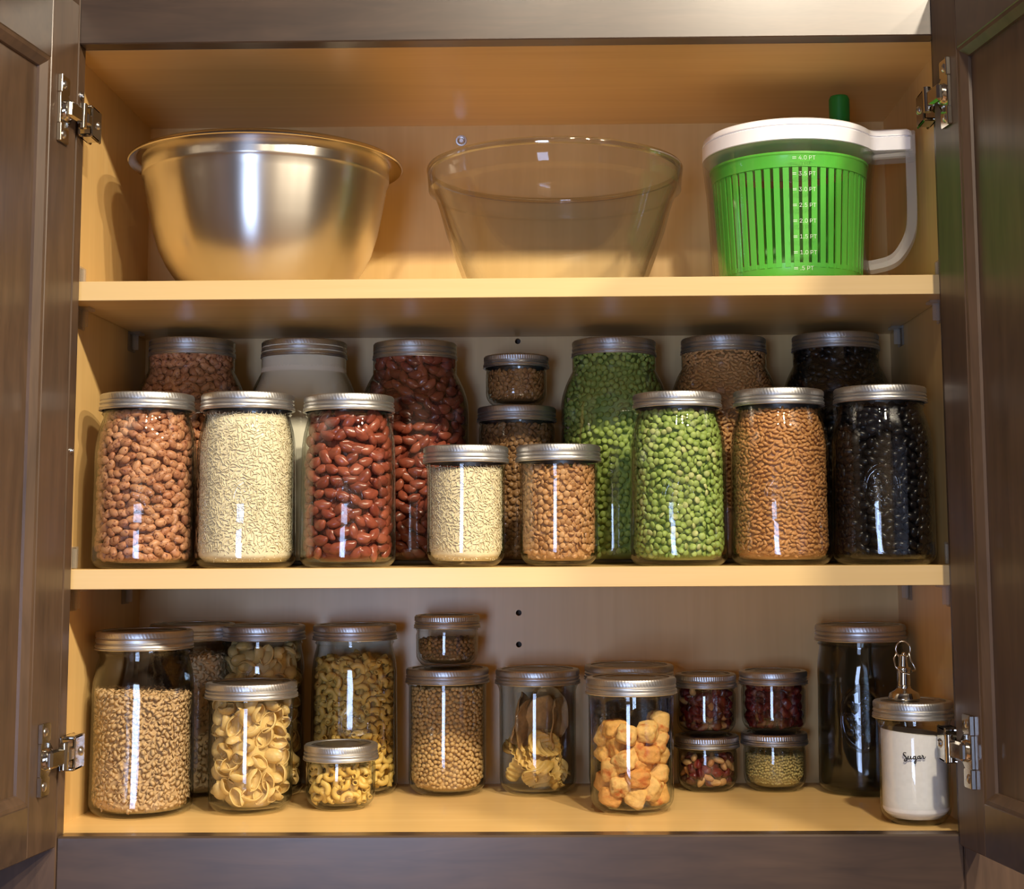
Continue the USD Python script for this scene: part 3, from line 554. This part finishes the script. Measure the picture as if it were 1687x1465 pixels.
# bottom
fill('oats', fl, .0043, .0022, OAT, .007, .1085, '', 'rolled_oats', 'oats', 'rolled oats two thirds filling the front quart jar', seed=21, tilt=.55, horiz=9, slope=-.06, coreinset=.0036)
fill('oatsB', fl, .0050, .0022, OAT, .007, .135, '', 'rolled_oats', 'oats', 'shaded oats in the jar behind the front oat jar', seed=22, tilt=.5, horiz=9, arc_deg=100, layers=1)
fill('shellHG', sh, .0118, .0135, PASTA, .008, Q['shellHG'].zn - .006, 'pasta_shell', 'pasta_shells', 'pasta', 'pasta shells packed deeper inside the quart jar at the back', 60, 'pasta shell seen through the quart jar at the back', 'shells in the back jar', seed=23, tilt=.75, horiz=9, arc_deg=100, top=False, layers=1, coreinset=.012)
fill('shellP', sh, .0118, .0135, PASTA, .008, full('shellP'), 'pasta_shell', 'pasta_shells', 'pasta', 'pasta shells packed deeper inside the pint jar in front', 90, 'pale ridged pasta shell against the glass of the front pint jar', 'shells in the front jar', seed=24, tilt=.75, horiz=9, arc_deg=115, top=False, layers=2, coreinset=.013)
fill('macHG', el, .0082, .0075, ELB, .008, .128, 'macaroni_elbow', 'macaroni', 'pasta', 'elbow macaroni packed deeper inside the quart jar', 130, 'macaroni elbow seen through the quart jar at the back', 'macaroni in the back jar', seed=25, tilt=.5, horiz=9, arc_deg=105, coreinset=.011)
fill('macS', el, .0082, .0075, ELB, .008, .0385, 'macaroni_elbow', 'macaroni', 'pasta', 'elbow macaroni packed deeper inside the small squat jar', 50, 'macaroni elbow against the glass of the small squat jar', 'macaroni in the small jar', seed=26, tilt=.5, horiz=9, arc_deg=115, coreinset=.011)
fill('barley', ba, .0038, .0036, BARL, .007, full('barley'), '', 'barley', 'barley', 'pearl barley filling the pint jar', seed=27, top=False)
fill('grain4', ba, .0036, .0036, GRAIN, .007, .0265, '', 'grain', 'grain', 'brown grain half filling the small stacked jar', seed=28)
fill('hempB', hm, .0024, .0024, HEMP, .007, .0345, '', 'hemp_seeds', 'seeds', 'pale green hemp seed in the small squat jar', seed=29)
fill('hidden', pk, .0085, .0072, LENTB, .007, .075, '', 'dried_beans', 'bean', 'dark beans in the jar behind the croutons', seed=30, arc_deg=100, layers=1)

def pieces(key, name, cat, grp, mats, protos, pts, label, seed, flat=False):
    jr = Q[key]; rg = np.random.default_rng(seed)
    for i, (x, y, z) in enumerate(pts):
        q = protos[i % len(protos)].copy(); R_ = trimesh.transformations.random_rotation_matrix(rg.uniform(size=3)) if not flat else trimesh.transformations.euler_matrix(rg.normal(0, .3), rg.normal(0, .3), rg.uniform(0, 6.3)); q.apply_transform(R_)
        V = np.array(q.vertices); rr = jr.rin(.02) - .001
        V = V + (x, y, z); k = np.hypot(V[:, 0], V[:, 1]); over = max(0, k.max() - rr)
        if over > 0: V[:, :2] -= np.array([x, y]) / (math.hypot(x, y) + 1e-9) * over
        V[:, 2] += max(0, .0046 - V[:, 2].min()); c = V.mean(0)
        m = usdkit.mesh(stage, path_of(name, None), trimesh.Trimesh(V - c, q.faces, process=False), mats[i % len(mats)] if isinstance(mats, list) else mats, smooth=60)
        m.AddTranslateOp().Set(Gf.Vec3d(*(c + (jr.x, jr.y, jr.zb)).tolist())); tag(m.GetPrim(), label, cat, grp)
def heap(key, size, lo, hi, seed, squash=1.0, fullr=.95):
    """loose packing of spheres of a size inside the jar, front ones kept"""
    jr = Q[key]; rg = np.random.default_rng(seed); R_ = jr.rin(.02) - size * .95; out = []
    for z0 in np.arange(lo + size * .85, hi, size * .22):
        for t in range(60):
            r, th = R_ * math.sqrt(rg.uniform(.25, 1)), rg.uniform(0, 2 * np.pi); p = np.array([r * math.cos(th), r * math.sin(th), z0])
            if all(np.linalg.norm((p - o) * (1, 1, 1.05)) > 1.62 * size for o in out): out.append(p)
    ax = np.array([.052 - jr.x, -1.3 - jr.y]); ax /= np.linalg.norm(ax)
    return [p for p in out if p[:2] @ ax > -.25 * R_ and math.hypot(p[0], p[1]) > .4 * R_]
pieces('crout', 'crouton', 'crouton', 'croutons in the jar', CROUT, [crouton(k) for k in range(7)], heap('crout', .0102, .006, .082, 3), 'toasted golden crouton in the front pint jar', 5, True)
cp, rgc = [], np.random.default_rng(12)
for i in range(13):
    th = -math.pi / 2 + rgc.normal(0, .75); cp.append((.024 * math.cos(th), .024 * math.sin(th), .010 + i * .0034))
pieces('chips', 'dried_chip', 'chip', 'crinkled chips in the jar', CHIP, [chip(k) for k in range(6)], cp, 'yellow crinkled chip lying in the pint jar', 9)
def standing(k): return T(chip(k, .026, .018, False), ry=90, rz=0)
pieces('chips', 'dried_slice', 'chip', 'curled brown slices in the jar', CHIPB, [T(standing(k), rz=k * 47.0) for k in range(20, 28)], [(-.018, -.004, .072), (-.012, -.014, .066), (.012, .004, .076), (.006, -.010, .070), (.020, -.008, .066), (-.004, .012, .074), (.010, .016, .062), (-.014, .012, .060)], 'curled brown dried slice standing in the pint jar', 10, True)
cran = [ico(2, (.0068, .0052, .0042), .28, k, 1.6) for k in range(5)]; nut = [ico(2, (.0070, .0034, .0030), .08, k) for k in range(3)] + [ico(2, (.0050, .0040, .0032), .08, 9)]
def mix(key, hi, s1, s2, share, lc, ln):
    pts = heap(key, .0046, .006, hi, s1); rg = np.random.default_rng(s2); sel = rg.uniform(size=len(pts)) < share
    pieces(key, 'dried_cranberry', 'cranberry', lc[1], CRAN, cran, [p for p, s in zip(pts, sel) if s], lc[0], s2)
    if ln: pieces(key, 'nut', 'nut', ln[1], NUT, nut, [p for p, s in zip(pts, sel) if not s], ln[0], s2 + 1)
mix('mixB', .034, 31, 32, .5, ('dark red dried cranberry in the lower trail mix jar', 'cranberries in the lower mix jar'), ('pale nut in the lower trail mix jar', 'nuts in the lower mix jar'))
mix('mixT', .044, 33, 34, .78, ('dark dried cranberry in the upper trail mix jar', 'cranberries in the upper mix jar'), ('pale nut in the upper trail mix jar', 'nuts in the upper mix jar'))
mix('cranT', .046, 35, 36, 1.1, ('dark dried cranberry in the jar over the hemp seed', 'cranberries in the cranberry jar'), None)
# sugar
js = Q['sugar']; sm = core(js, .0003, .0044, .0775, 72, slope=-.11); sm.apply_translation((js.x, js.y, js.zb)); tag(obj('sugar', sm, SUGAR), 'white sugar nearly filling the jar marked Sugar', 'sugar', None, 'stuff')
def bez(*p):
    p = np.array(p, float); t = np.linspace(0, 1, 14)[:, None]; return ((1 - t) ** 3 * p[0] + 3 * (1 - t) ** 2 * t * p[1] + 3 * (1 - t) * t ** 2 * p[2] + t ** 3 * p[3]).tolist()
def script_sugar():
    """the word Sugar in brush script, x-height 1"""
    S = []
    st = lambda pts, w: S.append(LineString(pts).buffer(w, 6))
    st(bez((.9, 2.3), (.3, 2.6), (-.4, 2.2), (-.1, 1.7)), .10); st(bez((-.1, 1.7), (.2, 1.1), (1.3, .5), (1.2, -.2)), .24); st(bez((1.2, -.2), (1.1, -.9), (.2, -1.0), (.15, -.6)), .16); st(bez((.15, -.6), (.1, -.2), (.7, .0), (1.3, .3)), .09)
    st(bez((1.75, 1.0), (1.6, .5), (1.6, .0), (2.0, .0)), .19); st(bez((2.0, .0), (2.4, .0), (2.6, .6), (2.65, 1.0)), .10); st(bez((2.65, 1.0), (2.6, .5), (2.6, .1), (2.95, .05)), .19); st(bez((2.95, .05), (3.2, .05), (3.5, .4), (3.6, .5)), .08)
    st(bez((4.5, .95), (3.9, 1.2), (3.5, .7), (3.6, .3)), .15); st(bez((3.6, .3), (3.7, -.2), (4.4, .0), (4.5, .95)), .10); st(bez((4.55, 1.1), (4.5, .2), (4.7, -1.2), (4.4, -1.5)), .20); st(bez((4.4, -1.5), (4.0, -1.9), (3.7, -1.2), (4.3, -.7)), .14); st(bez((4.3, -.7), (4.7, -.3), (5.1, .2), (5.4, .5)), .08)
    st(bez((6.2, 1.15), (5.6, 1.4), (5.2, .9), (5.3, .5)), .15); st(bez((5.3, .5), (5.4, .0), (6.1, .2), (6.2, 1.15)), .10); st(bez((6.25, 1.25), (6.2, .7), (6.2, .3), (6.5, .25)), .19); st(bez((6.5, .25), (6.8, .3), (6.9, .9), (7.1, 1.2)), .08)
    st(bez((7.05, 1.5), (7.2, 1.3), (7.5, 1.2), (7.55, 1.0)), .17); st(bez((7.55, 1.0), (7.4, .5), (7.6, .25), (7.85, .3)), .17); st(bez((7.85, .3), (8.1, .35), (8.3, .8), (8.4, 1.0)), .07)
    return unary_union(S)
def bend(m, R_, th0, z0, s):
    V = np.array(m.vertices); th = th0 + V[:, 0] * s / R_; r = R_ + V[:, 2]; return trimesh.Trimesh(np.stack([r * np.cos(th), r * np.sin(th), z0 + V[:, 1] * s], 1), m.faces, process=False)
ss = script_sugar().buffer(.035); ss = Polygon(ss.exterior, [i for i in ss.interiors]) if ss.geom_type == 'Polygon' else ss
tx = extrude(ss.simplify(.02), .0002); s = .0189 / 8.6
tm = bend(tx, js.rb + .0001, -math.pi / 2 - .22 + (-.0092) / js.rb + .01, .0575, s)
tag(obj('lettering', tm, INK, js.g, False), 'black brush script reading Sugar')

# chrome spout standing on the sugar jar's lid
sp = group('pouring_spout', loc=(.3475, .060, ZF + .1046)); tag(sp, 'small chrome spout with a ring handle standing on the sugar jar lid', 'spout')
obj('base', lathe([(0, 0), (.0135, 0), (.0140, .002), (.0125, .0060), (.0080, .0085), (.0062, .010), (.0062, .012), (0, .012)], 32), CHROME, sp)
obj('neck', lathe([(0, .012), (.0052, .012), (.0058, .0135), (.0056, .0255), (.0064, .0262), (.0064, .0275), (.0040, .029), (.0036, .038), (.0026, .039), (0, .0392)], 28), CHROME, sp)
obj('ring_handle', tube([(.0004 + .0064 * math.cos(a), 0, .0435 + .0072 * math.sin(a)) for a in np.linspace(0, 2 * np.pi, 28, endpoint=False)], .0008, 8, closed=True), CHROME, sp, 60)
obj('wire_bail', cat_(tube([(-.0062, -.002, .040), (-.0088, -.004, .036), (-.0080, -.006, .029), (-.0030, -.0076, .0245), (.0040, -.0072, .0225)], .0008, 8), tube([(.0050, -.001, .040), (.0062, -.004, .034), (.0090, -.005, .0285), (.0098, -.004, .0262), (.0060, -.006, .0250)], .0008, 8)), CHROME, sp, 60)
obj('ball', T(trimesh.creation.icosphere(2, .0020), (0, -.0035, .0395)), CHROME, sp, 60)

# ------------------------------------------------------------------ upper shelf: steel bowl, glass bowl, salad spinner
sb = group('mixing_bowl', loc=(-.2395, .1470, Z1)); tag(sb, 'brushed stainless steel mixing bowl with a wide rolled rim', 'bowl')
bo = [(0, .0008), (.052, .0008), (.056, 0), (.064, .0015), (.075, .0085), (.0855, .0200), (.0945, .0330), (.1020, .0480), (.1080, .0680), (.1125, .0900), (.1158, .1090), (.1168, .1165), (.1185, .1185), (.1190, .1205), (.1190, .1370)]
bi = [(r - .0009, z + .0006) for r, z in bo[::-1] if r > .06] + [(.05, .0018), (0, .0018)]
obj('bowl_body', lathe(bo + bi, 128), STEEL, sb, 40)
rim = [(.1185, .1362), (.1215, .1378), (.1262, .1368), (.1295, .1345), (.1312, .1328), (.1322, .1335), (.1318, .1352), (.1290, .1378), (.1240, .1396), (.1200, .1394), (.1183, .1384), (.1180, .1362), (.1185, .1362)]
obj('rolled_rim', lathe(rim, 128), POLISH, sb, 50)
gb = group('mixing_bowl', loc=(.0423, .1450, Z1)); tag(gb, 'clear glass mixing bowl in the middle of the upper shelf', 'bowl')
go = [(0, .0010), (.060, .0010), (.066, 0), (.072, .001), (.079, .0055), (.086, .0140), (.0912, .0240), (.0970, .0400), (.1058, .0650), (.1120, .0880), (.1165, .1010), (.1180, .1030), (.1225, .1060), (.1232, .1150), (.1240, .1235), (.1245, .1262), (.1240, .1285), (.1222, .1290), (.1205, .1275)]
gi = [(.1196, .1230), (.1180, .1100), (.1155, .1040), (.1122, .1000), (.1075, .0860), (.1012, .0640), (.0925, .0400), (.0866, .0240), (.0810, .0150), (.074, .0085), (.066, .0060), (0, .0056)]
obj('glass_body', lathe(go[:-4] + gi, 112), BOWLG, gb, 45)
obj('rolled_rim', lathe([(.1240, .1235), (.1247, .1260), (.1243, .1284), (.1224, .1292), (.1203, .1278), (.1196, .1232), (.1240, .1235)], 112), glassy(tint=(.95, .94, .90), edge=(.66, .62, .54), edge_pow=2.5, f0=.16), gb, 60)

SX, SY = .2695, .1450
ss_ = group('salad_spinner', loc=(SX, SY, Z1)); tag(ss_, 'salad spinner with a green slotted basket in a clear jug under a white lid', 'salad spinner')
co = [(0, .001), (.066, .001), (.070, 0), (.0730, .002), (.0745, .006), (.0795, .100), (.0825, .1275), (.0832, .1330), (.0832, .1345)]
ci = [(.0812, .1345), (.0806, .1275), (.0775, .100), (.0725, .007), (.069, .0035), (0, .0030)]
obj('clear_jug', lathe(co + ci, 96), PLASTIC, ss_, 40)
bk_ = group('basket', ss_)
br, bz0, bz1 = .0722, .0205, .1130
obj('basket_base', lathe([(0, .006), (.058, .006), (.0635, .0075), (.0668, .012), (.0684, bz0 + .002), (.0660, bz0 + .002), (.062, .010), (0, .0085)], 80), GREEN, bk_, 40)
obj('basket_rim', lathe([(.0712, bz1 - .002), (.0742, bz1 - .0015), (.0750, bz1 + .009), (.0764, bz1 + .0105), (.0764, bz1 + .0125), (.0735, bz1 + .0125), (.0722, bz1 + .009), (.0712, bz1 - .002)], 80), GREEN, bk_, 40)
NS = 52
for k in range(NS):
    a = 2 * np.pi * (k + .5) / NS; w = .0028
    P = []
    for z in (bz0 - .002, bz1 + .002):
        r = np.interp(z, [bz0, bz1], [.0682, .0736]); ww = w * r / .0736
        for dr in (-.0018, 0):
            for t in (-1, 1): P.append(((r + dr) * math.cos(a) - t * ww * math.sin(a), (r + dr) * math.sin(a) + t * ww * math.cos(a), z))
    obj('slat', trimesh.convex.convex_hull(np.array(P)), GREEN, bk_, False)
# lid: a domed disc with a beak that covers the handle
th_ = np.linspace(0, 2 * np.pi, 96, endpoint=False)
def outline(k):
    c = Polygon([(.0832 * math.cos(a), .0832 * math.sin(a)) for a in th_]); b = Polygon([(.060, .018), (.086, .0165), (.116, .0135), (.1180, .0115), (.1180, -.0115), (.116, -.0135), (.086, -.0165), (.060, -.018)])
    return unary_union([c, b]).buffer(.010).buffer(-.010).buffer(k)
rotl = -14.0
def lidpart(k0, z0, k1, z1):
    """wall strip of the outline from offset k0 at z0 to offset k1 at z1"""
    a, b = outline(k0), outline(k1); n = 220; ra, rb2 = [], []
    for q in range(n):
        t = 2 * math.pi * q / n; d = np.array([math.cos(t), math.sin(t)]); far = LineString([(0, 0), (.3 * d[0], .3 * d[1])])
        for g_, L in ((a, ra), (b, rb2)):
            x = far.intersection(g_); L.append(np.array(x.coords[-1] if x.geom_type == 'LineString' else x.geoms[-1].coords[-1]))
    return np.array(ra), np.array(rb2)
def lid_shell(levels):
    n = 220; rows = []
    for k, z in levels:
        o, _ = lidpart(k, 0, k, 0); rows.append(np.column_stack([o, np.full(n, z)]))
    o, _ = lidpart(levels[-1][0], 0, levels[-1][0], 0)
    for f, dz in ((.75, .0022), (.45, .0046), (.2, .0056)):
        rr = np.hypot(o[:, 0], o[:, 1]); rows.append(np.column_stack([o * f, np.full(n, levels[-1][1] + dz)]))
    V = np.vstack(rows + [[[0, 0, levels[-1][1] + .0060]]]); F = []; i = np.arange(n); j = (i + 1) % n
    for k in range(len(rows) - 1): F += [np.stack([k * n + i, k * n + j, (k + 1) * n + j], 1), np.stack([k * n + i, (k + 1) * n + j, (k + 1) * n + i], 1)]
    F.append(np.stack([(len(rows) - 1) * n + i, (len(rows) - 1) * n + j, np.full(n, len(V) - 1)], 1))
    b = len(V); V = np.vstack([V, [[0, 0, levels[0][1]]]]); F.append(np.stack([j, i, np.full(n, b)], 1))
    return trimesh.Trimesh(V, np.vstack(F), process=False)
LZ = .1345
lid = lid_shell([(-.0012, LZ + .0002), (.0000, LZ + .0010), (.0000, LZ + .0128), (-.0012, LZ + .0138), (-.0012, LZ + .0144), (-.0002, LZ + .0150), (-.0008, LZ + .0195), (-.0040, LZ + .0218)])
obj('lid', T(lid, rz=rotl), WHITE, ss_, 30)
# handle: clear strap from the beak down and back to the jug
hp = [(.116, 0, .150), (.116, 0, .128), (.116, 0, .100), (.1155, 0, .070), (.112, 0, .052), (.104, 0, .038), (.094, 0, .030), (.0745, 0, .026)]
hp = np.array(hp); L_ = np.linspace(0, 1, len(hp)); tt = np.linspace(0, 1, 40)
from scipy.interpolate import CubicSpline
hc = CubicSpline(L_, hp)(tt); tn = np.gradient(hc, axis=0); tn /= np.linalg.norm(tn, axis=1, keepdims=True); nn_ = np.cross(tn, [0, 1.0, 0])
V = []
for c, n_ in zip(hc, nn_):
    for a, b in ((-.0046, -.0115), (.0046, -.0115), (.0046, .0115), (-.0046, .0115)): V.append(c + n_ * a + np.array([0, b, 0]))
V = np.array(V); F = []
for k in range(39):
    for q in range(4):
        a, b = k * 4 + q, k * 4 + (q + 1) % 4; F += [[a, b, b + 4], [a, b + 4, a + 4]]
F += [[0, 2, 1], [0, 3, 2], [156, 157, 158], [156, 158, 159]]
hs = cat_(trimesh.Trimesh(V, np.array(F), process=False), bx(.080, .120, -.0120, .0120, LZ - .0065, LZ - .0005, .0015), bx(.1145, .1210, -.0125, .0125, LZ - .004, LZ + .0195, .0012))
HANDLE = M_({'t': ('transparent_bsdf', dict(color=(.93, .92, .90))), 'p': ('principled_bsdf', dict(base_color=(.88, .86, .82), roughness=.12)), 'o': ('mix_closure', dict(fac=.24))}, [('t.BSDF', 'o.closure1'), ('p.BSDF', 'o.closure2')], 'o.closure')
obj('handle', T(hs, rz=rotl), HANDLE, ss_, 25)
kn = lathe([(0, .158), (.0090, .158), (.0092, .170), (.0098, .1725), (.0100, .194), (.0085, .1972), (.004, .1982), (0, .1984)], 28)
tag(obj('crank_knob', T(kn, (.050, -.006, 0)), DKGREEN, ss_, 40), 'dark green crank knob')
obj('crank_arm', T(hull([(0, 0, .1625), (.050, -.006, .1615)], [.0045, .0035])), WHITE, ss_, 50)
for z, t_ in zip(np.linspace(.1160, .0140, 8), ('4.0 PT', '3.5 PT', '3.0 PT', '2.5 PT', '2.0 PT', '1.5 PT', '1.0 PT', '.5 PT')):
    tmk = cat_(meshkit.text_mesh(t_, .0038, .0002), T(trimesh.creation.box((.0036, .0006, .0002)), (-.0036, .0012, .0001)), T(trimesh.creation.box((.0036, .0006, .0002)), (-.0036, .0026, .0001)))
    R_ = np.interp(z, [.006, .100, .1275], [.0745, .0795, .0825]) + .0003
    obj('volume_marking', bend(tmk, R_, -math.pi / 2 - .035, z, 1.0), PRINT, ss_, False)
